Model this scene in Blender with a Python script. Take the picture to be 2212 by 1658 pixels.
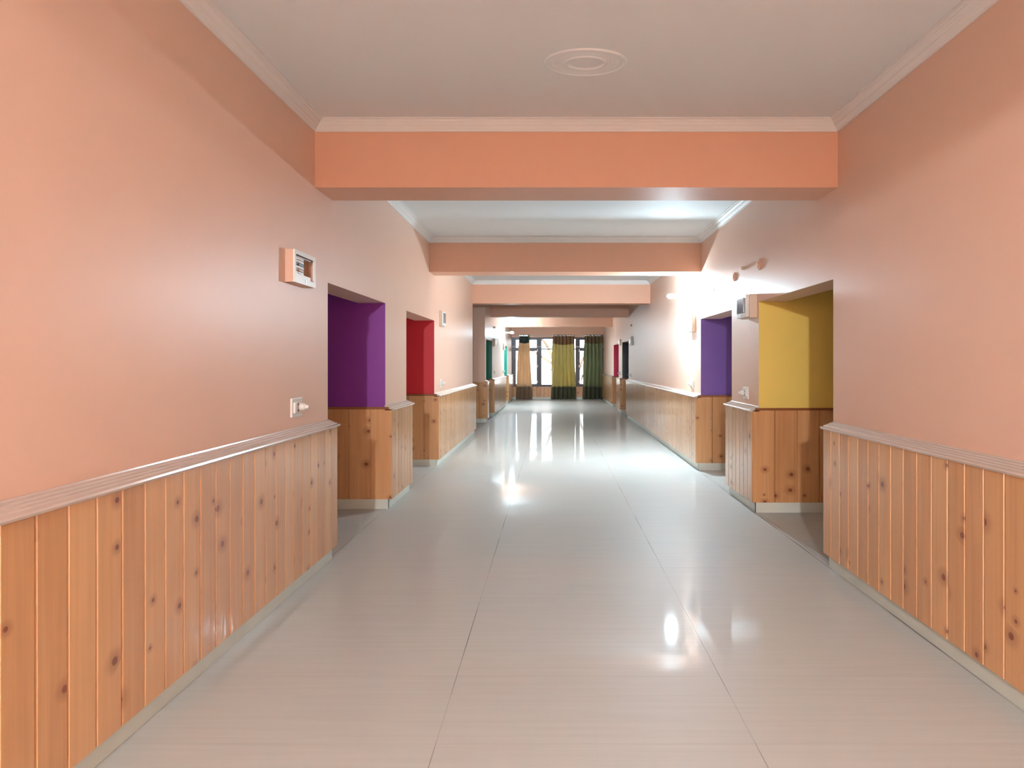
import bpy, bmesh, math, random
from mathutils import Vector, Matrix
random.seed(7)
PI = math.pi
for o in list(bpy.data.objects): bpy.data.objects.remove(o)
SC = bpy.context.scene
COL = SC.collection

# ------------------------------------------------------------------ camera
cam = bpy.data.cameras.new('camera'); camo = bpy.data.objects.new('camera', cam); COL.objects.link(camo)
camo.location = (0, 0, 1.5); camo.rotation_euler = (PI/2, 0, 0)
cam.sensor_width = 36; cam.lens = 1600/2212*36
cam.shift_x = (1106-1196)/2212; cam.shift_y = -(829-784)/2212
cam.clip_start = .05; cam.clip_end = 300
SC.camera = camo
# ------------------------------------------------------------------ world, exposure
w = bpy.data.worlds.new('world'); SC.world = w; w.use_nodes = True
bg = w.node_tree.nodes['Background']; bg.inputs[0].default_value = (.93, .97, 1, 1); bg.inputs[1].default_value = 4.2
SC.view_settings.view_transform = 'Standard'; SC.view_settings.look = 'None'
SC.view_settings.gamma = 1; SC.view_settings.use_curve_mapping = False
SC.view_settings.exposure = 1.4
LAMP_RIGHT, LAMP_LEFT, LAMP_NEAR = 1420.0, 780.0, 1560.0      # strength of the glowing bulbs
LAMP_COL = (.70, .93, 1.06); NEAR_COL = (.96, .99, 1.02)

K = 1.28
def Y(z): return z*K
XL, XR = -1.740, 2.068           # plaster planes
WP = .075                        # panelling projection
CEIL = 3.26; BEAM_B = 2.778; HEAD = 2.12; RAIL = 1.055; BASE_H = .10
YB = -7.6; YE = Y(24.0)

# ------------------------------------------------------------------ helpers
def obj(name, bm, mats=None, parent=None, smooth=False, loc=None):
    me = bpy.data.meshes.new(name); bmesh.ops.recalc_face_normals(bm, faces=bm.faces) ; bm.to_mesh(me); bm.free()
    if mats is not None:
        for m in (mats if isinstance(mats, (list, tuple)) else [mats]): me.materials.append(m)
    if smooth:
        for p in me.polygons: p.use_smooth = True
    o = bpy.data.objects.new(name, me); COL.objects.link(o)
    if parent: o.parent = parent
    if loc: o.location = loc
    return o
def empty(name, loc=(0,0,0), rz=0):
    o = bpy.data.objects.new(name, None); COL.objects.link(o); o.location = loc; o.rotation_euler = (0,0,rz)
    o.empty_display_size = .05
    return o
def tag(o, label=None, cat=None, group=None, kind=None):
    if label: o['label'] = label
    if cat: o['category'] = cat
    if group: o['group'] = group
    if kind: o['kind'] = kind
    return o
def struct(name, bm, mats=None, label=None, cat=None, smooth=False):
    o = obj(name, bm, mats, None, smooth); return tag(o, label, cat, None, 'structure')
def box(bm, x0, x1, y0, y1, z0, z1, mi=0):
    vs = [bm.verts.new(p) for p in [(x0,y0,z0),(x1,y0,z0),(x1,y1,z0),(x0,y1,z0),(x0,y0,z1),(x1,y0,z1),(x1,y1,z1),(x0,y1,z1)]]
    fs = []
    for q in [(0,3,2,1),(4,5,6,7),(0,1,5,4),(1,2,6,5),(2,3,7,6),(3,0,4,7)]:
        f = bm.faces.new([vs[i] for i in q]); f.material_index = mi; fs.append(f)
    return fs
def nb(): return bmesh.new()
def bx(*a):
    bm = nb(); box(bm, *a); return bm
def bevel(bm, w=.004, seg=2):
    bmesh.ops.bevel(bm, geom=list(bm.edges), offset=w, segments=seg, affect='EDGES', profile=.6); return bm
def tube(bm, pts, rads, n=10, cap=True):
    pts = [Vector(p) for p in pts]; rings = []
    for i, p in enumerate(pts):
        d = (pts[min(i+1, len(pts)-1)] - pts[max(i-1, 0)]).normalized()
        up = Vector((0,0,1)) if abs(d.z) < .95 else Vector((1,0,0))
        a = d.cross(up).normalized(); b = d.cross(a).normalized()
        r = rads[i] if isinstance(rads, (list, tuple)) else rads
        rings.append([bm.verts.new(p + (a*math.cos(2*PI*k/n) + b*math.sin(2*PI*k/n))*r) for k in range(n)])
    for r0, r1 in zip(rings, rings[1:]):
        for k in range(n): bm.faces.new([r0[k], r0[(k+1)%n], r1[(k+1)%n], r1[k]])
    if cap: bm.faces.new(rings[0]); bm.faces.new(rings[-1])
    return bm
def sweep(bm, prof, a, b, to):
    """profile of (d, h) pairs swept from a to b; to = unit Vector pointing away from the wall"""
    a = Vector(a); b = Vector(b); R = []
    for p in (a, b): R.append([bm.verts.new(p + to*d + Vector((0,0,h))) for d, h in prof])
    n = len(prof)
    for i in range(n): bm.faces.new([R[0][i], R[0][(i+1)%n], R[1][(i+1)%n], R[1][i]])
    bm.faces.new(R[0]); bm.faces.new(R[1][::-1])

# ------------------------------------------------------------------ materials
def mat(name, col, rough=.5, metal=0, spec=.5, coat=0, coat_r=.1, emit=None, es=0, noise=0, nscale=8, bump=0, bscale=20, bstretch=(1,1,1), sheen=0):
    m = bpy.data.materials.new(name); m.use_nodes = True; nt = m.node_tree; P = nt.nodes['Principled BSDF']
    P.inputs['Base Color'].default_value = (*col, 1); P.inputs['Roughness'].default_value = rough
    P.inputs['Metallic'].default_value = metal; P.inputs['Specular IOR Level'].default_value = spec
    P.inputs['Coat Weight'].default_value = coat; P.inputs['Coat Roughness'].default_value = coat_r
    if sheen: P.inputs['Sheen Weight'].default_value = sheen
    if emit: P.inputs['Emission Color'].default_value = (*emit, 1); P.inputs['Emission Strength'].default_value = es
    tc = nt.nodes.new('ShaderNodeTexCoord')
    if noise:
        n = nt.nodes.new('ShaderNodeTexNoise'); n.inputs['Scale'].default_value = nscale; n.inputs['Detail'].default_value = 5
        nt.links.new(tc.outputs['Object'], n.inputs['Vector'])
        mx = nt.nodes.new('ShaderNodeMix'); mx.data_type = 'RGBA'
        mx.inputs[6].default_value = (*[c*(1-noise) for c in col], 1); mx.inputs[7].default_value = (*[min(1, c*(1+noise)) for c in col], 1)
        nt.links.new(n.outputs['Fac'], mx.inputs[0]); nt.links.new(mx.outputs[2], P.inputs['Base Color'])
    if bump:
        mp = nt.nodes.new('ShaderNodeMapping'); mp.inputs['Scale'].default_value = bstretch
        nt.links.new(tc.outputs['Object'], mp.inputs['Vector'])
        n2 = nt.nodes.new('ShaderNodeTexNoise'); n2.inputs['Scale'].default_value = bscale; n2.inputs['Detail'].default_value = 2
        nt.links.new(mp.outputs[0], n2.inputs['Vector'])
        b = nt.nodes.new('ShaderNodeBump'); b.inputs['Strength'].default_value = 1; b.inputs['Distance'].default_value = bump
        nt.links.new(n2.outputs['Fac'], b.inputs['Height']); nt.links.new(b.outputs[0], P.inputs['Normal'])
    return m
PAINT = mat('peach_gloss_paint', (.81, .55, .43), .40, spec=.28, noise=.02, nscale=3, bump=.002, bscale=3.0, bstretch=(1,1,.35))
SHADED_PAINT = mat('shaded_peach_paint', (.80, .46, .32), .5, spec=.4, noise=.02)  # wall peach, deepened so the colour itself carries the beams' shade
WHITE = mat('white_ceiling_paint', (.82, .86, .88), .7, spec=.3, noise=.015)
COVE = mat('white_plaster_moulding', (.84, .83, .82), .6, spec=.3)
RAILM = mat('pale_varnished_rail', (.66, .56, .49), .16, spec=.6, noise=.06, nscale=6)
DRAIL = mat('dark_brown_rail', (.28, .10, .03), .3)
MARBLE = mat('grey_white_skirting', (.66, .72, .66), .3, noise=.08, nscale=5)
PLAST = mat('white_plastic', (.80, .80, .78), .3)
CREAMP = mat('cream_plastic', (.72, .58, .46), .4)
TANP = mat('peach_painted_housing', (.66, .44, .33), .45)
TINT = mat('blue_grey_smoked_plastic', (.20, .27, .33), .12, spec=.7)
BLACK = mat('black_plastic', (.02, .02, .02), .4)
COPPER = mat('brown_inside', (.50, .30, .20), .5)
BROWNP = mat('orange_brown_plastic', (.45, .16, .05), .4)
STEEL = mat('white_metal', (.75, .77, .80), .25, metal=.3)
FRAME = mat('dark_painted_window_frame', (.065, .060, .085), .35, noise=.2, nscale=10)
DOORM = mat('brown_door_laminate', (.12, .05, .025), .35, noise=.15, nscale=4)
CHROME = mat('brushed_steel', (.6, .6, .6), .25, metal=1)
BARK = mat('pale_brown_bark', (.11, .075, .05), .9, noise=.3, nscale=12, bump=.01, bscale=20)
GRND = mat('pale_ground', (.55, .55, .50), .9, noise=.2, nscale=.5)
def alc(name, c): return mat(name, c, .4, spec=.45, noise=.03)

def glass_mat():
    m = bpy.data.materials.new('clear_window_glass'); m.use_nodes = True; nt = m.node_tree
    nt.nodes.remove(nt.nodes['Principled BSDF']); out = nt.nodes['Material Output']
    t = nt.nodes.new('ShaderNodeBsdfTransparent'); t.inputs[0].default_value = (.96,.98,.98,1)
    g = nt.nodes.new('ShaderNodeBsdfGlossy'); g.inputs['Roughness'].default_value = .02
    f = nt.nodes.new('ShaderNodeFresnel'); f.inputs[0].default_value = 1.45; mx = nt.nodes.new('ShaderNodeMixShader')
    nt.links.new(f.outputs[0], mx.inputs[0]); nt.links.new(t.outputs[0], mx.inputs[1]); nt.links.new(g.outputs[0], mx.inputs[2])
    nt.links.new(mx.outputs[0], out.inputs[0]); return m
GLASS = glass_mat()

def math_node(nt, op, a, b=None, c=None):
    n = nt.nodes.new('ShaderNodeMath'); n.operation = op
    for i, v in enumerate((a, b, c)):
        if v is None: continue
        if isinstance(v, (int, float)): n.inputs[i].default_value = v
        else: nt.links.new(v, n.inputs[i])
    return n.outputs[0]

def wood_mat():
    m = bpy.data.materials.new('varnished_knotty_pine'); m.use_nodes = True; nt = m.node_tree; P = nt.nodes['Principled BSDF']
    L = nt.links.new
    uv = nt.nodes.new('ShaderNodeUVMap'); uv.uv_map = 'UVMap'
    rd = nt.nodes.new('ShaderNodeUVMap'); rd.uv_map = 'board'
    sp = nt.nodes.new('ShaderNodeSeparateXYZ'); L(rd.outputs[0], sp.inputs[0])
    mp = nt.nodes.new('ShaderNodeMapping'); mp.inputs['Scale'].default_value = (38, 1.1, 1); L(uv.outputs[0], mp.inputs[0])
    n = nt.nodes.new('ShaderNodeTexNoise'); n.inputs['Scale'].default_value = 1; n.inputs['Detail'].default_value = 5; n.inputs['Distortion'].default_value = .35
    L(mp.outputs[0], n.inputs['Vector'])
    mp3 = nt.nodes.new('ShaderNodeMapping'); mp3.inputs['Scale'].default_value = (5, .9, 1); L(uv.outputs[0], mp3.inputs[0])
    n3 = nt.nodes.new('ShaderNodeTexNoise'); n3.inputs['Scale'].default_value = 1; n3.inputs['Detail'].default_value = 2; L(mp3.outputs[0], n3.inputs['Vector'])
    r = nt.nodes.new('ShaderNodeValToRGB'); e = r.color_ramp.elements
    e[0].position = .30; e[0].color = (.54, .265, .105, 1); e[1].position = .72; e[1].color = (.74, .42, .19, 1)
    s = math_node(nt, 'MULTIPLY', n.outputs['Fac'], .42); s = math_node(nt, 'MULTIPLY_ADD', n3.outputs['Fac'], .35, s)
    s = math_node(nt, 'MULTIPLY_ADD', sp.outputs[0], .26, s)
    L(s, r.inputs[0])
    # knots
    mp2 = nt.nodes.new('ShaderNodeMapping'); mp2.inputs['Scale'].default_value = (5.2, 6.0, 1); L(uv.outputs[0], mp2.inputs[0])
    v = nt.nodes.new('ShaderNodeTexVoronoi'); v.voronoi_dimensions = '2D'; v.inputs['Scale'].default_value = 1; v.inputs['Randomness'].default_value = .9
    L(mp2.outputs[0], v.inputs['Vector'])
    sc = nt.nodes.new('ShaderNodeSeparateColor'); L(v.outputs['Color'], sc.inputs[0])
    size = math_node(nt, 'MULTIPLY_ADD', sc.outputs[1], .10, .04)
    act = math_node(nt, 'GREATER_THAN', sc.outputs[0], .66)
    rel = math_node(nt, 'DIVIDE', v.outputs['Distance'], size)
    k1 = nt.nodes.new('ShaderNodeMapRange'); k1.interpolation_type = 'SMOOTHSTEP'; k1.inputs[1].default_value = .55; k1.inputs[2].default_value = 1.15; k1.inputs[3].default_value = .92; k1.inputs[4].default_value = 0; L(rel, k1.inputs[0])
    k2 = nt.nodes.new('ShaderNodeMapRange'); k2.interpolation_type = 'SMOOTHSTEP'; k2.inputs[1].default_value = .8; k2.inputs[2].default_value = 3.2; k2.inputs[3].default_value = .35; k2.inputs[4].default_value = 0; L(rel, k2.inputs[0])
    kk = math_node(nt, 'MULTIPLY', math_node(nt, 'MAXIMUM', k1.outputs[0], k2.outputs[0]), act)
    mx = nt.nodes.new('ShaderNodeMix'); mx.data_type = 'RGBA'; L(kk, mx.inputs[0]); L(r.outputs[0], mx.inputs[6]); mx.inputs[7].default_value = (.20, .04, .01, 1)
    L(mx.outputs[2], P.inputs['Base Color'])
    P.inputs['Roughness'].default_value = .32; P.inputs['Coat Weight'].default_value = .55; P.inputs['Coat Roughness'].default_value = .07
    P.inputs['Coat IOR'].default_value = 1.5
    mp4 = nt.nodes.new('ShaderNodeMapping'); mp4.inputs['Scale'].default_value = (9, 1.0, 1); L(uv.outputs[0], mp4.inputs[0])
    n4 = nt.nodes.new('ShaderNodeTexNoise'); n4.inputs['Scale'].default_value = 1; n4.inputs['Detail'].default_value = 2; L(mp4.outputs[0], n4.inputs['Vector'])
    b = nt.nodes.new('ShaderNodeBump'); b.inputs['Distance'].default_value = .004; L(n4.outputs['Fac'], b.inputs['Height'])
    L(b.outputs[0], P.inputs['Coat Normal']); L(b.outputs[0], P.inputs['Normal'])
    return m
WOOD = wood_mat()

def floor_mat():
    m = bpy.data.materials.new('polished_beige_tile'); m.use_nodes = True; nt = m.node_tree; P = nt.nodes['Principled BSDF']; L = nt.links.new
    tc = nt.nodes.new('ShaderNodeTexCoord'); s = nt.nodes.new('ShaderNodeSeparateXYZ'); L(tc.outputs['Object'], s.inputs[0])
    mp = nt.nodes.new('ShaderNodeMapping'); mp.inputs['Scale'].default_value = (1.0, 22, 1); L(tc.outputs['Object'], mp.inputs[0])
    n = nt.nodes.new('ShaderNodeTexNoise'); n.inputs['Scale'].default_value = 1.5; n.inputs['Detail'].default_value = 6; L(mp.outputs[0], n.inputs['Vector'])
    r = nt.nodes.new('ShaderNodeValToRGB'); e = r.color_ramp.elements
    e[0].position = .3; e[0].color = (.555, .575, .555, 1); e[1].position = .7; e[1].color = (.595, .615, .595, 1); L(n.outputs['Fac'], r.inputs[0])
    def line(coord, off, per, half):
        a = math_node(nt, 'SUBTRACT', coord, off); a = math_node(nt, 'PINGPONG', a, per/2); return math_node(nt, 'LESS_THAN', a, half)
    big = line(s.outputs[0], -.465, 1.261, .0022)
    fx = math_node(nt, 'MULTIPLY', line(s.outputs[0], -.465, .6305, .0012), .03)
    fy = math_node(nt, 'MULTIPLY', line(s.outputs[1], 3.55, .6305, .0018), .16)
    # the joint is open only in places
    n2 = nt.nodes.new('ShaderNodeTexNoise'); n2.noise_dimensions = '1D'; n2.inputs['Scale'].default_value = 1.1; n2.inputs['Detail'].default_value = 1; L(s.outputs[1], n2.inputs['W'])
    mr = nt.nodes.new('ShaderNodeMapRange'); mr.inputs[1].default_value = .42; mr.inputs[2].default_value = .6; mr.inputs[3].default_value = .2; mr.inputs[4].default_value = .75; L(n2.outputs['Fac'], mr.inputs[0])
    big = math_node(nt, 'MULTIPLY', big, mr.outputs[0])
    edge = math_node(nt, 'LESS_THAN', math_node(nt, 'ABSOLUTE', math_node(nt, 'SUBTRACT', s.outputs[0], 2.022)), .005)  # gap along the right skirting, its shadow painted dark into the tile colour
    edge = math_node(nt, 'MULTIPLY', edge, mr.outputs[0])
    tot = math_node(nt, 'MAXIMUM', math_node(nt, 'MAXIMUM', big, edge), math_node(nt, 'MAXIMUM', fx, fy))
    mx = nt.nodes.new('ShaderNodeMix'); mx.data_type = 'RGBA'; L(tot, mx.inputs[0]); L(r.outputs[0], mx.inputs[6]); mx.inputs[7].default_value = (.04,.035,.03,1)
    L(mx.outputs[2], P.inputs['Base Color'])
    P.inputs['Roughness'].default_value = .5; P.inputs['Specular IOR Level'].default_value = .25; P.inputs['Coat Weight'].default_value = .24; P.inputs['Coat Roughness'].default_value = .05; P.inputs['Coat IOR'].default_value = 1.45
    n5 = nt.nodes.new('ShaderNodeTexNoise'); n5.inputs['Scale'].default_value = 1.3; n5.inputs['Detail'].default_value = 1; L(tc.outputs['Object'], n5.inputs['Vector'])
    b = nt.nodes.new('ShaderNodeBump'); b.inputs['Distance'].default_value = .0012; L(n5.outputs['Fac'], b.inputs['Height']); L(b.outputs[0], P.inputs['Normal']); L(b.outputs[0], P.inputs['Coat Normal'])
    return m
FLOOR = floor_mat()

# ------------------------------------------------------------------ plan (depths in metres)
LEFT_OPEN = [('purple', Y(4.457), Y(5.983)), ('red', Y(6.833), Y(8.433)), ('green', Y(14.90), Y(16.35)), ('teal', Y(20.35), Y(21.55))]
RIGHT_OPEN = [('yellow', Y(4.28), Y(5.84)), ('violet', Y(6.718), Y(8.137)), ('navy', Y(15.96), Y(17.46)), ('pink', Y(18.4), Y(19.93))]
PASS = (Y(12.42), Y(14.65))       # side passage on the left
COLS = {'purple': (.24, .035, .36), 'red': (.66, .018, .04), 'green': (.0, .19, .13), 'teal': (.0, .50, .36),
        'yellow': (.90, .68, .16), 'violet': (.20, .11, .46), 'navy': (.008, .035, .06), 'pink': (.80, .03, .15)}
AM = {k: alc(k + '_wall_paint', v) for k, v in COLS.items()}
T = .28; DEP = 1.5; ACEIL = 2.70

# ------------------------------------------------------------------ shell
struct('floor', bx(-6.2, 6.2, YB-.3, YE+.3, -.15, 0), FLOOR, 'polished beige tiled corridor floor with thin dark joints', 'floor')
struct('ceiling', bx(-6.2, 6.2, YB-.3, YE+.3, CEIL, CEIL+.15), WHITE, 'white plastered ceiling between the peach beams', 'ceiling')
def wall(name, side, opens, passage, label):
    bm = nb(); p = XL if side < 0 else XR; q = p + side*T
    x0, x1 = min(p, q), max(p, q); y = YB
    ev = [(a, b, HEAD) for _, a, b in opens] + ([(passage[0], passage[1], None)] if passage else [])
    for a, b, h in sorted(ev):
        box(bm, x0, x1, y, a, 0, CEIL); 
        if h: box(bm, x0, x1, a, b, h, CEIL)
        y = b
    box(bm, x0, x1, y, YE, 0, CEIL)
    bmesh.ops.remove_doubles(bm, verts=bm.verts, dist=1e-5)
    return struct(name, bm, PAINT, label, 'wall')
# the far jamb of the passage runs straight into the green alcove
wall('wall_left', -1, LEFT_OPEN, PASS, 'long left corridor wall in glossy peach paint above pine panelling')
wall('wall_right', 1, RIGHT_OPEN, None, 'long right corridor wall in glossy peach paint above pine panelling')
# end wall round the window
WX0, WX1, WZ0, WZ1 = XL, XR, .56, 2.57
bm = nb(); box(bm, XL-T, XR+T, YE, YE+.25, 0, WZ0); box(bm, XL-T, XR+T, YE, YE+.25, WZ1, CEIL); box(bm, XL-T, XL, YE, YE+.25, WZ0, WZ1); box(bm, XR, XR+T, YE, YE+.25, WZ0, WZ1)
struct('wall_far', bm, SHADED_PAINT, 'short far wall holding the curtained window at the corridor end', 'wall')
struct('wall_near', bx(XL-T, XR+T, YB-.2, YB, 0, CEIL), SHADED_PAINT)

# beams
BE = [(Y(-.10), Y(.21)), (Y(4.21), Y(4.55)), (Y(8.10), Y(8.45)), (Y(12.38), Y(12.72)), (Y(15.9), Y(16.2)), (Y(20.25), Y(20.55))]
BL = [None, 'nearest deep peach beam crossing the ceiling above the first openings', 'second peach beam across the ceiling beyond the bright ceiling bay',
      'third cream-lit ceiling beam, ending over the left side passage', 'fourth ceiling beam, shaded brown, seen under the cream-lit one', 'farthest pale ceiling beam just before the curtained window']
for (a, b), l in zip(BE, BL):
    o = struct('beam', bx(XL, XR, a, b, BEAM_B, CEIL), SHADED_PAINT, l, 'beam')
# cove moulding round each ceiling bay
PROF = [(0,-.078),(.010,-.078),(.014,-.066),(.020,-.062),(.034,-.044),(.040,-.044),(.044,-.036),(.060,-.020),(.066,-.020),(.070,-.010),(.088,-.008),(.088,0),(0,0)]
edges = [YB] + [v for ab in BE for v in ab] + [YE]
trim_n = 0
def trim(bm, m, label=None, cat='trim'):
    global trim_n; trim_n += 1
    return struct('trim_%d' % trim_n, bm, m, label, cat)
bayname = ['behind', 'first bay nearest the viewer', 'second bay with the brightly lit ceiling', 'third bay beside the right wall lamp', 'fourth bay over the side passage', 'fifth bay before the last beam', 'last bay above the curtains']
for i in range(0, len(edges), 2):
    a, b = edges[i], edges[i+1]; bm = nb(); Z = CEIL; W = .088
    # mitred frame
    R = []
    for cx, cy, dx, dy in ((XL, a, 1, 1), (XR, a, -1, 1), (XR, b, -1, -1), (XL, b, 1, -1)):
        R.append([bm.verts.new((cx+dx*d, cy+dy*d, Z+h)) for d, h in PROF])
    n = len(PROF)
    for k in range(4):
        r0, r1 = R[k], R[(k+1) % 4]
        for j in range(n): bm.faces.new([r0[j], r1[j], r1[(j+1)%n], r0[(j+1)%n]])
    trim(bm, COVE, 'stepped white cove moulding framing the ceiling of the ' + bayname[i//2] if i else None, 'moulding')

# ------------------------------------------------------------------ panelling, rails, skirting
def panelling(name, a, b, wd, axis, face, out, z0, z1, label, seed=0):
    """boards from a to b along axis ('y' for side walls, 'x' for alcove sides); face = coordinate of the face, out = +-1"""
    bm = nb(); u0 = bm.loops.layers.uv.new('UVMap'); u1 = bm.loops.layers.uv.new('board')
    rn = random.Random(seed); n = max(1, round((b-a)/wd)); wd = (b-a)/n; g = .011; dpt = .010
    def P(u, d, z): return (face + out*d, u, z) if axis == 'y' else (u, face + out*d, z)
    for k in range(n):
        s = a + k*wd; e = s + wd; rr = rn.random(); ou = rn.randint(0, 400)*1.37; ov = rn.random()*50
        prof = [(s, -.034), (s, -.014), (s+.004, -.014), (s+.011, 0), (e-.004, 0), (e, -.005), (e, -.034)]
        lo = [bm.verts.new(P(u, d, z0)) for u, d in prof]; hi = [bm.verts.new(P(u, d, z1)) for u, d in prof]
        fs = []
        for j in range(len(prof)):
            j2 = (j+1) % len(prof); fs.append((bm.faces.new([lo[j], lo[j2], hi[j2], hi[j]]), j, j2))
        top = bm.faces.new(hi); bot = bm.faces.new(lo[::-1])
        for f, j, j2 in fs:
            us = {lo[j]: (prof[j][0], z0), lo[j2]: (prof[j2][0], z0), hi[j2]: (prof[j2][0], z1), hi[j]: (prof[j][0], z1)}
            for lp in f.loops:
                uu, vv = us[lp.vert]; lp[u0].uv = (uu-s+ou, vv+ov); lp[u1].uv = (rr, rr)
        for f in (top, bot):
            for lp in f.loops: lp[u0].uv = (ou+.05, ov); lp[u1].uv = (rr, rr)
    return trim(bm, WOOD, label, 'wall panelling')
RPROF = [(0,.012),(.006,.012),(.008,.006),(.026,.003),(.029,-.003),(.046,-.005),(.049,-.011),(.066,-.013),(.070,-.019),(.094,-.022),(.097,-.030),(.090,-.040),(.066,-.040),(0,-.040)]
pos_l = ['before the purple alcove', 'between the purple and red alcoves', 'between the red alcove and the side passage', 'before the dark green alcove', 'between the dark green and teal alcoves', 'beyond the teal alcove']
pos_r = ['before the yellow alcove', 'between the yellow and violet alcoves', 'between the violet and navy alcoves', 'between the navy and pink alcoves', 'beyond the pink alcove']
def segs(opens, extra=None):
    ev = sorted([(a, b) for _, a, b in opens] + ([extra] if extra else [])); y = YB; out = []
    for a, b in ev: out.append((y, a)); y = b
    out.append((y, YE)); return out
for side, opens, extra, posn in ((-1, LEFT_OPEN, PASS, pos_l), (1, RIGHT_OPEN, None, pos_r)):
    p = XL if side < 0 else XR; out = -side; sn = 'left' if side < 0 else 'right'; wd = .158*1.0
    SG = segs(opens, extra)
    bb = nb()
    for i, (a, b) in enumerate(SG):
        a2 = a - (.03 if i else 0)            # wraps the corner of the alcove behind
        bw = nb()
        panelling('', a2, b, wd, 'y', p + out*WP, out, BASE_H, RAIL-.03, 'knotty pine board panelling on the %s wall %s' % (sn, posn[i]), seed=i*7+side+30)
        # packing behind the boards
        rb = nb(); sweep(rb, RPROF, (p, a2-.004, RAIL), (p, b+.012, RAIL), Vector((out, 0, 0)))
        trim(rb, RAILM, 'pale ribbed chair rail on the %s wall %s' % (sn, posn[i]), 'chair rail')
        box(bb, min(p, p+out*.036), max(p, p+out*.036), a2+.0, b-.012, 0, BASE_H)
        box(bb, min(p, p+out*(WP-.03)), max(p, p+out*(WP-.03)), a2+.002, b-.002, BASE_H, RAIL-.03)
    struct('baseboard_'+sn, bb, MARBLE, 'grey-white stone skirting along the foot of the %s wall' % sn, 'skirting')
# end wall panelling
panelling('', XL+WP, XR-WP, .16, 'x', YE-.03, -1, .10, WZ0-.02, 'low pine board panelling under the curtained window', 5)
struct('baseboard_far', bx(XL+.036, XR-.036, YE-.045, YE-.0, 0, .10), MARBLE, 'grey skirting under the curtained window', 'skirting')

# ------------------------------------------------------------------ alcoves
door_n = 0
def alcove(name, side, a, b):
    global door_n
    p = XL if side < 0 else XR; q = p + side*T; e = p + side*DEP; sn = 'left' if side < 0 else 'right'
    lo = lambda u, v: (min(u, v), max(u, v))
    # far side, facing the camera: painted above, boarded below
    bm = nb()
    x0, x1 = lo(p, q); box(bm, x0, x1, b-.012, b, RAIL-.02, HEAD)
    x0, x1 = lo(q, e); box(bm, x0, x1, b-.012, b+.10, 0, ACEIL)
    struct('wall_%s_alcove_side' % name, bm, AM[name], '%s painted far side of the alcove on the %s' % (name, sn), 'alcove wall')
    w0 = p - side*WP; x0, x1 = lo(w0+side*.001, e)
    panelling('', x0, x1, .235, 'x', b-.034, -1, BASE_H, RAIL-.03, 'knotty pine boards below the %s painted alcove wall' % name, sum(map(ord, name)))
    x0, x1 = lo(p-side*.045, e); bm = nb(); box(bm, x0, x1, b-.040, b-.012, RAIL-.030, RAIL-.006)
    trim(bm, DRAIL, 'thin dark brown rail under the %s painted alcove wall' % name, 'rail')
    x0, x1 = lo(p-side*.036, e); struct('baseboard_%s_alcove' % name, bx(x0, x1, b-.036, b-.001, 0, BASE_H), MARBLE, 'grey-white skirting at the foot of the %s alcove' % name, 'skirting')
    # near side, back, ceiling
    bm = nb(); x0, x1 = lo(q, e); box(bm, x0, x1, a-.10, a, 0, ACEIL)
    struct('wall_%s_alcove_near' % name, bm, SHADED_PAINT)
    x0, x1 = lo(e, e+side*.1); struct('wall_%s_alcove_back' % name, bx(x0, x1, a-.1, b+.1, 0, ACEIL), SHADED_PAINT)
    x0, x1 = lo(q, e+side*.1); struct('ceiling_%s_alcove' % name, bx(x0, x1, a-.1, b+.1, ACEIL, ACEIL+.1), WHITE)
    # door in the back
    door_n += 1; cy = (a+b)/2; d = tag(empty('door_%d' % door_n, (e, cy, 0)), None, None, None, 'structure')
    o = -side
    bm = nb(); x0, x1 = lo(.0, o*.03); box(bm, x0, x1, -.5, .5, 0, 2.08); 
    bm2 = nb(); x0, x1 = lo(0, o*.05); box(bm2, x0, x1, -.58, -.5, 0, 2.16); box(bm2, x0, x1, .5, .58, 0, 2.16); box(bm2, x0, x1, -.5, .5, 2.08, 2.16)
    lf = obj('door_leaf', bm, DOORM, d); obj('door_frame', bm2, DOORM, d)
    bm = nb(); tube(bm, [(o*.03, -.42, 1.0), (o*.08, -.42, 1.0), (o*.085, -.40, 1.0), (o*.085, -.30, 1.0)], .009, 8); obj('door_handle', bm, CHROME, lf)
for nme, a, b in LEFT_OPEN: alcove(nme, -1, a, b)
for nme, a, b in RIGHT_OPEN: alcove(nme, 1, a, b)

# side passage on the left
a, b = PASS; e = XL-3.2
struct('wall_passage_far', bx(e, XL-T, b, b+.15, 0, CEIL), SHADED_PAINT, 'dim pinkish wall of the side passage facing the viewer', 'wall')
struct('wall_passage_near', bx(e, XL-T, a-.15, a, 0, CEIL), SHADED_PAINT)
struct('wall_passage_end', bx(e-.1, e, a-.15, b+.15, 0, CEIL), SHADED_PAINT)
panelling('', e, XL+WP-.001, .235, 'x', b-.034, -1, BASE_H, RAIL-.03, 'brown board panelling on the side passage wall', 77)
struct('baseboard_passage', bx(e, XL+.036, b-.036, b-.001, 0, BASE_H), MARBLE, 'skirting at the foot of the side passage wall', 'skirting')

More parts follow.
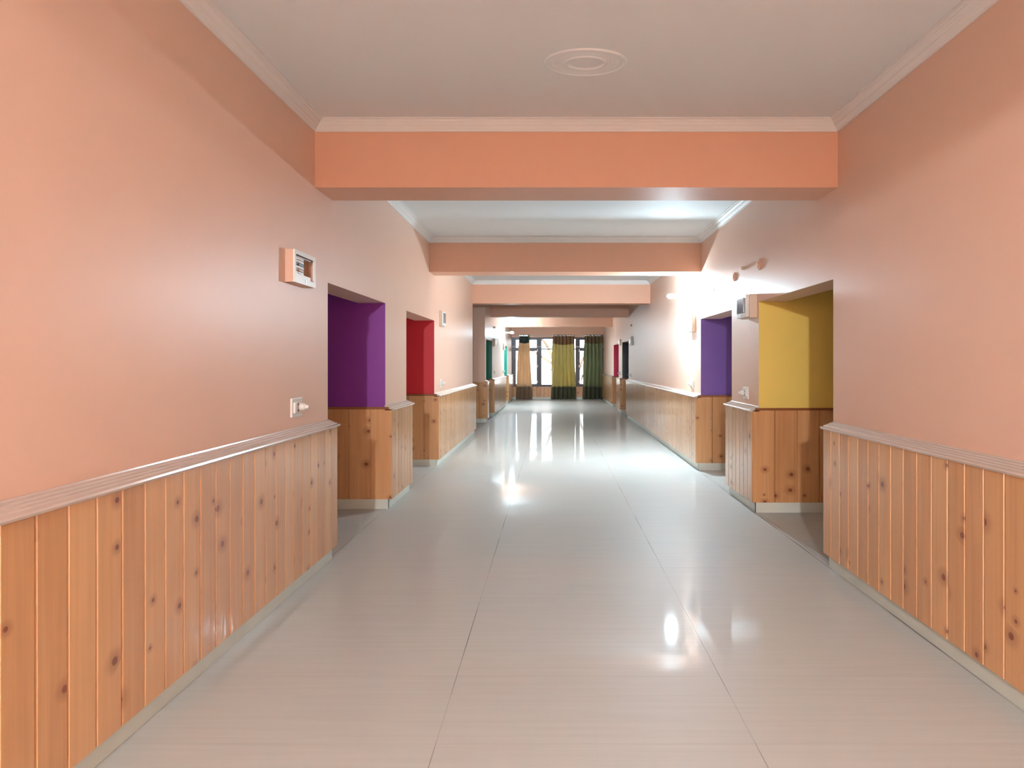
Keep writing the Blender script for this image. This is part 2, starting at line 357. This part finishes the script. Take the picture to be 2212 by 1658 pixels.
# ------------------------------------------------------------------ ceiling rose
def medallion():
    bm = nb(); prof = []
    R0 = .245
    for i in range(0, 61):
        r = R0*i/60; h = 0
        for rc, wd_, hh in ((.232, .013, .012), (.203, .007, .006), (.183, .007, .006), (.163, .007, .006), (.143, .006, .005), (.115, .012, .014)):
            h += .65*hh*math.exp(-((r-rc)/wd_)**2)
        prof.append((r, -(h+.003 if i < 60 else 0)))
    n = 72; c = bm.verts.new((0,0,prof[0][1])); prev = None
    for r, h in prof[1:]:
        ring = [bm.verts.new((r*math.cos(2*PI*k/n), r*math.sin(2*PI*k/n)*.80, h)) for k in range(n)]
        for k in range(n):
            if prev is None: bm.faces.new([c, ring[k], ring[(k+1)%n]])
            else: bm.faces.new([prev[k], ring[k], ring[(k+1)%n], prev[(k+1)%n]])
        prev = ring
    o = obj('ceiling_medallion', bm, WHITE, None, True, (.187, 1.758*1600/649, CEIL))
    tag(o, 'white round plaster rose with concentric rings on the near ceiling', 'ceiling medallion')
medallion()

# ------------------------------------------------------------------ distribution boxes (front looks along +x, near edge at y=0)
def hollow_box(bm, d, w, h, t=.008):
    box(bm, 0, .006, 0, w, 0, h); box(bm, .006, d, 0, t, 0, h); box(bm, .006, d, w-t, w, 0, h); box(bm, .006, d, t, w-t, 0, t); box(bm, .006, d, t, w-t, h-t, h)
def dist_box(side, yn, z0, w, h, d, label, opened=False, group='breaker boxes mounted beside the alcoves'):
    p = XL if side < 0 else XR
    loc = (p, yn, z0)
    root = tag(empty('breaker_box', loc), label, 'electrical box', group)
    S = 1 if side < 0 else -1
    def ob(name, bm, m, par):
        if S < 0: bmesh.ops.scale(bm, vec=(-1, 1, 1), verts=bm.verts)
        return obj(name, bm, m, par)
    bm = nb()
    if opened: hollow_box(bm, d*.82, w, h)
    else: box(bm, 0, d*.6, 0, w, 0, h); bevel(bm, .006)
    ob('housing', bm, CREAMP if not opened else TANP, root)
    if opened:
        bm = nb(); f0, f1 = d*.82, d
        box(bm, f0, f1, 0, w*.06, 0, h); box(bm, f0, f1, w*.93, w, 0, h); box(bm, f0, f1, w*.06, w*.93, h*.87, h); box(bm, f0, f1, w*.06, w*.93, 0, h*.17)
        bm_ = bm; fr = ob('front_frame', bm_, PLAST, root)
        bm = nb(); box(bm, f0-.002, f1, w*.06, w*.74, h*.17, h*.28); ob('blanking_plate', bm, PLAST, root)
        bm = nb(); tube(bm, [(d+.001, w*.52, h*.10), (d+.003, w*.52, h*.10)], .014, 20); o = ob('latch', bm, STEEL, fr)
        for k in range(6):
            zz = h*(.29 + k*.088); bm = nb(); box(bm, d*.35, d*.86, w*.06, w*.47, zz, zz+h*.070); box(bm, d*.86, d*.97, w*.20, w*.30, zz+h*.01, zz+h*.05)
            ob('breaker', bm, PLAST if k not in (1, 3) else (BROWNP if k == 1 else BLACK), root)
        bm = nb(); box(bm, d*.35, d*.9, w*.06, w*.80, h*.81, h*.83); ob('mounting_rail', bm, STEEL, root)
        bm = nb(); box(bm, .006, .012, .008, w-.008, .008, h-.008); ob('back_panel', bm, COPPER, root)
    else:
        bm = nb(); box(bm, d*.6, d*.9, .006, w-.006, .006, h-.006); bevel(bm, .008, 3); fr = ob('cover', bm, PLAST, root)
        bm = nb(); box(bm, d*.9, d, w*.14, w*.86, h*.22, h*.86); bevel(bm, .006, 2); wn = ob('inspection_window', bm, TINT, root)
        wn['label'] = 'smoked blue-grey inspection window'
        bm = nb(); box(bm, d*.9, d*.97, w*.43, w*.57, h*.07, h*.16); ob('latch', bm, PLAST, root)
    return root
dist_box(-1, Y(3.75), 2.028, (Y(4.08)-Y(3.75)), .213, .062, 'open white breaker box with exposed breakers on the near left wall', True)
dist_box(-1, Y(8.806), 2.065, .32, .235, .06, 'small cream breaker box on the left wall just past the red alcove')
dist_box(-1, Y(16.62), 1.98, .34, .23, .07, 'breaker box on the left wall just past the dark green alcove')
dist_box(-1, Y(19.80), 1.95, .30, .24, .07, 'breaker box on the left wall just before the teal alcove')
dist_box(1, Y(5.875), 1.965, .38, .24, .13, 'thick white breaker box between the yellow and violet alcoves')
dist_box(1, Y(8.42), 1.955, .32, .245, .07, 'white breaker box just past the violet alcove, under the lit lamp')
dist_box(1, Y(15.10), 1.98, .34, .22, .07, 'breaker box on the right wall just before the navy alcove')
dist_box(1, Y(17.70), 2.05, .30, .18, .06, 'breaker box between the navy and pink alcoves')

# ------------------------------------------------------------------ switch and socket plates
def switch(side, yn, z0, w, h, label, style=0):
    p = XL if side < 0 else XR; root = tag(empty('switch_plate', (p, yn, z0)), label, 'switch plate', 'switch plates beside the alcoves')
    S = 1 if side < 0 else -1
    def ob(name, bm, m, par):
        if S < 0: bmesh.ops.scale(bm, vec=(-1, 1, 1), verts=bm.verts)
        return obj(name, bm, m, par)
    pm = BROWNP if style == 2 else PLAST
    bm = nb(); box(bm, 0, .014, 0, w, 0, h); bevel(bm, .004, 2); ob('plate', bm, PLAST, root)
    bm = nb(); box(bm, .013, .028, w*.10, w*.30, h*.22, h*.78); bevel(bm, .004, 2); ob('rocker', bm, PLAST, root)
    bm = nb(); box(bm, .013, .020, w*.36, w*.92, h*.18, h*.82); bevel(bm, .003, 2); sk = ob('socket', bm, CREAMP if style != 2 else BROWNP, root)
    for dy, dz in ((.5, .66), (.5, .34)):
        bm = nb(); tube(bm, [(.019, w*dy, h*dz), (.0215, w*dy, h*dz)], .008, 12); ob('socket_hole', bm, BLACK, sk)
    if style < 2:
        bm = nb(); tube(bm, [(.020, w*.68, h*.52), (.050, w*.68, h*.52), (.056, w*.68, h*.52), (.075, w*.70, h*.50)], [.026, .024, .016, .012], 16); ob('plug', bm, pm, root)
switch(-1, Y(3.82), 1.139, .20, .127, 'white switch plate with a plug on the near left wall', 0)
switch(-1, Y(8.80), 1.125, .20, .125, 'white switch plate on the left wall past the red alcove', 1)
switch(-1, Y(16.9), 1.17, .20, .12, 'switch plate with orange-brown socket past the dark green alcove', 2)
switch(-1, Y(19.75), 1.15, .20, .12, 'small switch plate on the left wall before the teal alcove', 1)
switch(1, Y(6.13), 1.117, .20, .125, 'white switch plate between the yellow and violet alcoves', 0)
switch(1, Y(8.52), 1.115, .22, .14, 'white switch plate on the right wall past the violet alcove', 1)
switch(1, Y(15.4), 1.12, .20, .13, 'white switch plate on the right wall before the navy alcove', 1)
switch(1, Y(17.95), 1.12, .16, .13, 'switch plate between the navy and pink alcoves', 1)

# ------------------------------------------------------------------ round covers and small fixtures high on the wall
def cover(side, yc, zc, r, label, ring=True):
    p = XL if side < 0 else XR; S = -side
    root = tag(empty('junction_cover', (p, yc, zc)), label, 'wall fitting', 'unused light points high on the walls')
    bm = nb(); n = 28; prof = [(.0, r), (.010, r), (.014, r*.92), (.014, r*.72), (.008, r*.68)] if ring else [(0, r), (.03, r*.9), (.04, r*.6)]
    rings = [[bm.verts.new((S*d, math.cos(2*PI*k/n)*rr, math.sin(2*PI*k/n)*rr)) for k in range(n)] for d, rr in prof]
    for r0, r1 in zip(rings, rings[1:]):
        for k in range(n): bm.faces.new([r0[k], r0[(k+1)%n], r1[(k+1)%n], r1[k]])
    bm.faces.new(rings[-1]); obj('base', bm, SHADED_PAINT if ring else CREAMP, root)
    bm = nb(); tube(bm, [(S*.008, 0, 0), (S*.022, 0, 0)], [r*.35, r*.25], 16); obj('terminal', bm, SHADED_PAINT if ring else BLACK, root)
cover(1, Y(6.61), 2.484, .050, 'round peach-painted cover above the gap between yellow and violet alcoves')
cover(1, Y(5.81), 2.49, .055, 'round peach-painted cover above the far edge of the yellow alcove')
cover(1, Y(6.26), 2.527, .020, 'tiny knob-like fitting between the two round peach-painted covers', False)
cover(1, Y(15.3), 2.50, .030, 'small dark fitting high on the right wall before the navy alcove', False)
cover(-1, Y(16.9), 2.54, .030, 'small dark fitting high on the left wall past the dark green alcove', False)
def hook(yc, zc):
    root = tag(empty('wall_hook', (XR, yc, zc)), 'small grey hook on the right wall above the violet alcove', 'hook')
    bm = nb(); tube(bm, [(0,0,.03), (-.02,0,.03), (-.035,0,.02), (-.035,0,-.03), (-.02,0,-.045)], .006, 8); obj('hook_arm', bm, STEEL, root)
    bm = nb(); box(bm, -.006, 0, -.015, .015, .0, .055); obj('hook_plate', bm, STEEL, root)
hook(Y(7.47), 2.41)

# ------------------------------------------------------------------ lamps
def bulb_mat(name, col, s):
    m = bpy.data.materials.new(name); m.use_nodes = True; nt = m.node_tree; P = nt.nodes['Principled BSDF']
    P.inputs['Base Color'].default_value = (.9,.9,.9,1); P.inputs['Emission Color'].default_value = (*col, 1); P.inputs['Emission Strength'].default_value = s; return m
def wall_lamp(side, yc, zc, reach, strength, col, label):
    p = XL if side < 0 else XR; S = -side
    root = tag(empty('wall_lamp', (p, yc, zc)), label, 'lamp', 'lit bulbs on the corridor walls')
    bm = nb(); n = 24
    tube(bm, [(0,0,0), (S*.018,0,0), (S*.03,0,0)], [.045, .045, .030], 24); obj('backplate', bm, PLAST, root)
    bm = nb(); tube(bm, [(S*.03,0,0), (S*.05,0,.004), (S*(reach-.06),0,.004)], [.014, .022, .024], 16); obj('bulb_holder', bm, STEEL, root)
    bm = nb(); x0 = reach-.06
    tube(bm, [(S*x0,0,.004), (S*(x0+.02),0,.004), (S*(x0+.05),0,.004), (S*(x0+.08),0,.004), (S*(x0+.105),0,.004), (S*(x0+.118),0,.004)], [.022, .030, .036, .035, .024, .008], 20)
    obj('bulb', bm, bulb_mat('glowing_bulb', col, strength), root, True)
wall_lamp(1, Y(8.72), 2.505, .30, LAMP_RIGHT, LAMP_COL, 'lit bulb on a bracket high on the right wall, glaring white')
wall_lamp(-1, Y(20.0), 2.55, .30, LAMP_LEFT, LAMP_COL, 'lit bulb high on the far left wall near the window')
# pendant behind the viewer (outside the frame)
root = tag(empty('pendant_lamp', (-.68, Y(-4.2), 3.0)), 'hanging bulb behind the viewer', 'lamp')
bm = nb(); tube(bm, [(0,0,.06), (0,0,CEIL-3.0)], .004, 6); obj('cord', bm, BLACK, root)
bm = nb(); tube(bm, [(0,0,.06), (0,0,.14)], .026, 12); obj('bulb_holder', bm, PLAST, root)
bm = nb(); bmesh.ops.create_uvsphere(bm, u_segments=20, v_segments=12, radius=.10); bmesh.ops.translate(bm, verts=bm.verts, vec=(0,0,-.02)); obj('bulb', bm, bulb_mat('glowing_warm_bulb', NEAR_COL, LAMP_NEAR), root, True)

# ------------------------------------------------------------------ window at the far end
win = tag(empty('window_1', ((XL+XR)/2, YE, 0)), 'wide dark-framed window filling the corridor end behind curtains', 'window', None, 'structure')
cxw = (XL+XR)/2; yf0, yf1 = .04, .13
def wb(name, rects, m, par=win, y0=yf0, y1=yf1):
    bm = nb()
    for x0, x1, z0, z1 in rects: box(bm, x0-cxw, x1-cxw, y0, y1, z0, z1)
    return obj(name, bm, m, par)
TR = 2.09
posts = [(XL, -1.66), (-.64, -.50), (.24, .32), (.91, 1.00), (2.0, XR)]
rc = [(XL, XR, WZ1-.07, WZ1), (XL, XR, WZ0, WZ0+.05)] + [(p0, p1, WZ0+.05, WZ1-.07) for p0, p1 in posts]
wb('window_frame', rc, FRAME)
zb, zt = WZ0+.05, WZ1-.07
def sash(x0, x1):
    s = wb('sash', [(x0, x0+.09, zb, zt), (x1-.07, x1, zb, zt), (x0+.09, x1-.07, zb, zb+.03), (x0+.09, x1-.07, zt-.04, zt), (x0+.09, x1-.07, TR-.09, TR+.05), (x0+.09, x1-.07, 1.365, 1.385)], FRAME, y0=.03, y1=.09)
    bm = nb(); box(bm, x0+.09-cxw, x1-.07-cxw, .058, .062, zb+.03, zt-.04); obj('pane', bm, GLASS, s)
    for hz in (TR-.06, 1.375, zb+.12):
        bm = nb(); xx = x1-.035 if x0 < .9 else x0+.06; box(bm, xx-cxw-.022, xx-cxw+.022, .005, .03, hz-.05, hz+.05); bevel(bm, .006); obj('latch', bm, PLAST, s)
sash(-1.66, -.64); sash(1.00, 2.0)
for x0, x1 in ((-.50, .24), (.32, .91)):
    f = wb('fixed_light', [(x0, x1, TR-.025, TR+.015)], FRAME, y0=.06, y1=.10)
    bm = nb(); box(bm, x0-cxw, x1-cxw, .078, .082, zb, zt); obj('pane', bm, GLASS, f)
bm = nb(); box(bm, XL, XR, YE-.06, YE+.04, WZ0-.03, WZ0); trim(bm, FRAME, 'dark sill under the corridor end window', 'window sill')
bm = nb(); tube(bm, [(XL+.002, YE-.015, 2.18), (XR-.002, YE-.015, 2.18)], .016, 10); tag(obj('net_curtain_rod', bm, PLAST), 'thin white rod crossing the dark window frame behind the curtains', 'rod')

# ------------------------------------------------------------------ curtains
def cloth(name, col, r=.32, tr=.26):
    m = mat(name, col, r, sheen=.3, bump=.004, bscale=25, bstretch=(1,1,.15)); nt = m.node_tree
    P = nt.nodes['Principled BSDF']; out = nt.nodes['Material Output']
    t = nt.nodes.new('ShaderNodeBsdfTranslucent'); t.inputs[0].default_value = (*col, 1)
    mx = nt.nodes.new('ShaderNodeMixShader'); mx.inputs[0].default_value = tr
    nt.links.new(P.outputs[0], mx.inputs[1]); nt.links.new(t.outputs[0], mx.inputs[2]); nt.links.new(mx.outputs[0], out.inputs[0]); return m
ZT, ZB = 2.67, .015
def curtain(xt0, xt1, xb0, xb1, folds, mh, mb, mf, zh, zf, ph, label, rn, sc=.05):
    root = tag(empty('curtain', ((xb0+xb1)/2, YE-.20, 0)), label, 'curtain', 'curtains hanging at the corridor end window')
    cx = (xb0+xb1)/2; nu = folds*14; jit = [rn.uniform(.75, 1.25) for _ in range(folds*2+2)]
    def P(u, z):
        t = (ZT-z)/(ZT-ZB); e = t**.7
        x0 = xt0 + (xb0-xt0)*e; x1 = xt1 + (xb1-xt1)*e
        k = u*folds*2; a = jit[int(k) % len(jit)]
        amp = .075*(.85+.35*t)*a
        return Vector((x0 + (x1-x0)*(u + .012*math.sin(2*PI*k+3*z)) - cx, amp*math.sin(PI*k + ph + .5*math.sin(2.1*z+u*5)) + .012*math.sin(9*u+3*z), z))
    def part(name, zA, zB, m, off=0, scallop=0, par=root):
        bm = nb(); nv = max(3, int((zA-zB)/.06)); g = []
        for j in range(nv+1):
            row = []
            for i in range(nu+1):
                u = i/nu; sA = zA; sB = zB - scallop*abs(math.sin(PI*u*1.0)) 
                z = sA + (sB-sA)*j/nv; v = P(u, z); v.y -= off; row.append(bm.verts.new(v))
            g.append(row)
        for j in range(nv):
            for i in range(nu): bm.faces.new([g[j][i], g[j][i+1], g[j+1][i+1], g[j+1][i]])
        o = obj(name, bm, m, par, True); md = o.modifiers.new('thickness', 'SOLIDIFY'); md.thickness = .004; return o
    part('curtain_body', ZT-.02, zf+.0, mb)
    h = part('header', ZT, zh, mh, .010, sc); h['label'] = 'header band of another colour'
    f = part('hem_band', zf, ZB, mf, .0); f['label'] = 'darker hem band'
    for k in range(folds*2):
        u = (k+.5)/(folds*2); v = P(u, 2.63); bm = nb()
        tube(bm, [(v.x-.006, -.07, 2.63), (v.x-.006, .0, 2.63)], .022, 12, True); obj('eyelet', bm, STEEL, root)
    return root
rn = random.Random(3)
curtain(-1.40, -1.02, -1.56, -.88, 4, cloth('dark_green_cloth', (.035,.065,.035)), cloth('gold_cream_satin', (.86,.66,.43)), cloth('brown_satin', (.34,.21,.12)), 2.36, .52, .3, 'cream-gold curtain with dark green header, leftmost at the window', rn)
curtain(-.035, .83, -.12, .93, 6, cloth('copper_satin', (.36,.17,.06)), cloth('yellow_green_satin', (.68,.59,.24)), cloth('olive_satin', (.10,.105,.04)), 2.32, .52, 1.2, 'yellow curtain with copper header and dark olive hem, middle of the window', rn, .07)
curtain(1.28, 2.02, 1.19, 2.03, 5, cloth('bronze_satin', (.26,.16,.06)), cloth('moss_green_satin', (.28,.32,.16)), cloth('dark_moss_satin', (.07,.085,.035)), 2.34, .52, .8, 'moss green curtain with bronze header, rightmost at the window', rn, .04)
bm = nb(); tube(bm, [(XL+.004, YE-.085, 2.63), (XR-.004, YE-.085, 2.63)], .010, 10); tag(obj('curtain_rod', bm, STEEL), 'thin curtain rod spanning the top of the end window', 'curtain rod')

# ------------------------------------------------------------------ outside
tag(obj('ground', bx(-60, 60, YE+1, YE+90, -4.3, -4.0), GRND), 'pale ground outside the window', 'ground', None, 'structure')
tr = tag(empty('tree', (.9, YE+5, -4.0)), 'bare branching tree outside the end window', 'tree')
def br(name, pts, r0, r1, par):
    bm = nb(); n = len(pts); tube(bm, pts, [r0 + (r1-r0)*i/(n-1) for i in range(n)], 10); return obj(name, bm, BARK, par, True)
br('trunk', [(.5,0,0), (.45,0,2.2), (.3,.05,4.0), (.1,0,4.8)], .24, .16, tr)
br('branch', [(.1,0,4.75), (-.45,.1,5.2), (-.95,0,5.75), (-1.25,.1,6.4), (-1.9,0,7.2)], .13, .05, tr)
br('branch', [(.2,0,4.55), (-.6,-.1,5.25), (-1.15,0,5.6), (-2.1,.1,6.2), (-2.8,0,6.9)], .10, .03, tr)
br('branch', [(.1,0,4.75), (.35,.1,5.3), (.5,0,5.7), (1.1,.2,6.5)], .10, .03, tr)
br('branch', [(.3,0,4.0), (.5,.2,4.9), (.95,0,5.35), (1.6,0,5.6)], .07, .02, tr)
br('branch', [(-.9,0,5.7), (-1.0,0,5.2), (-1.3,0,4.9)], .03, .01, tr)
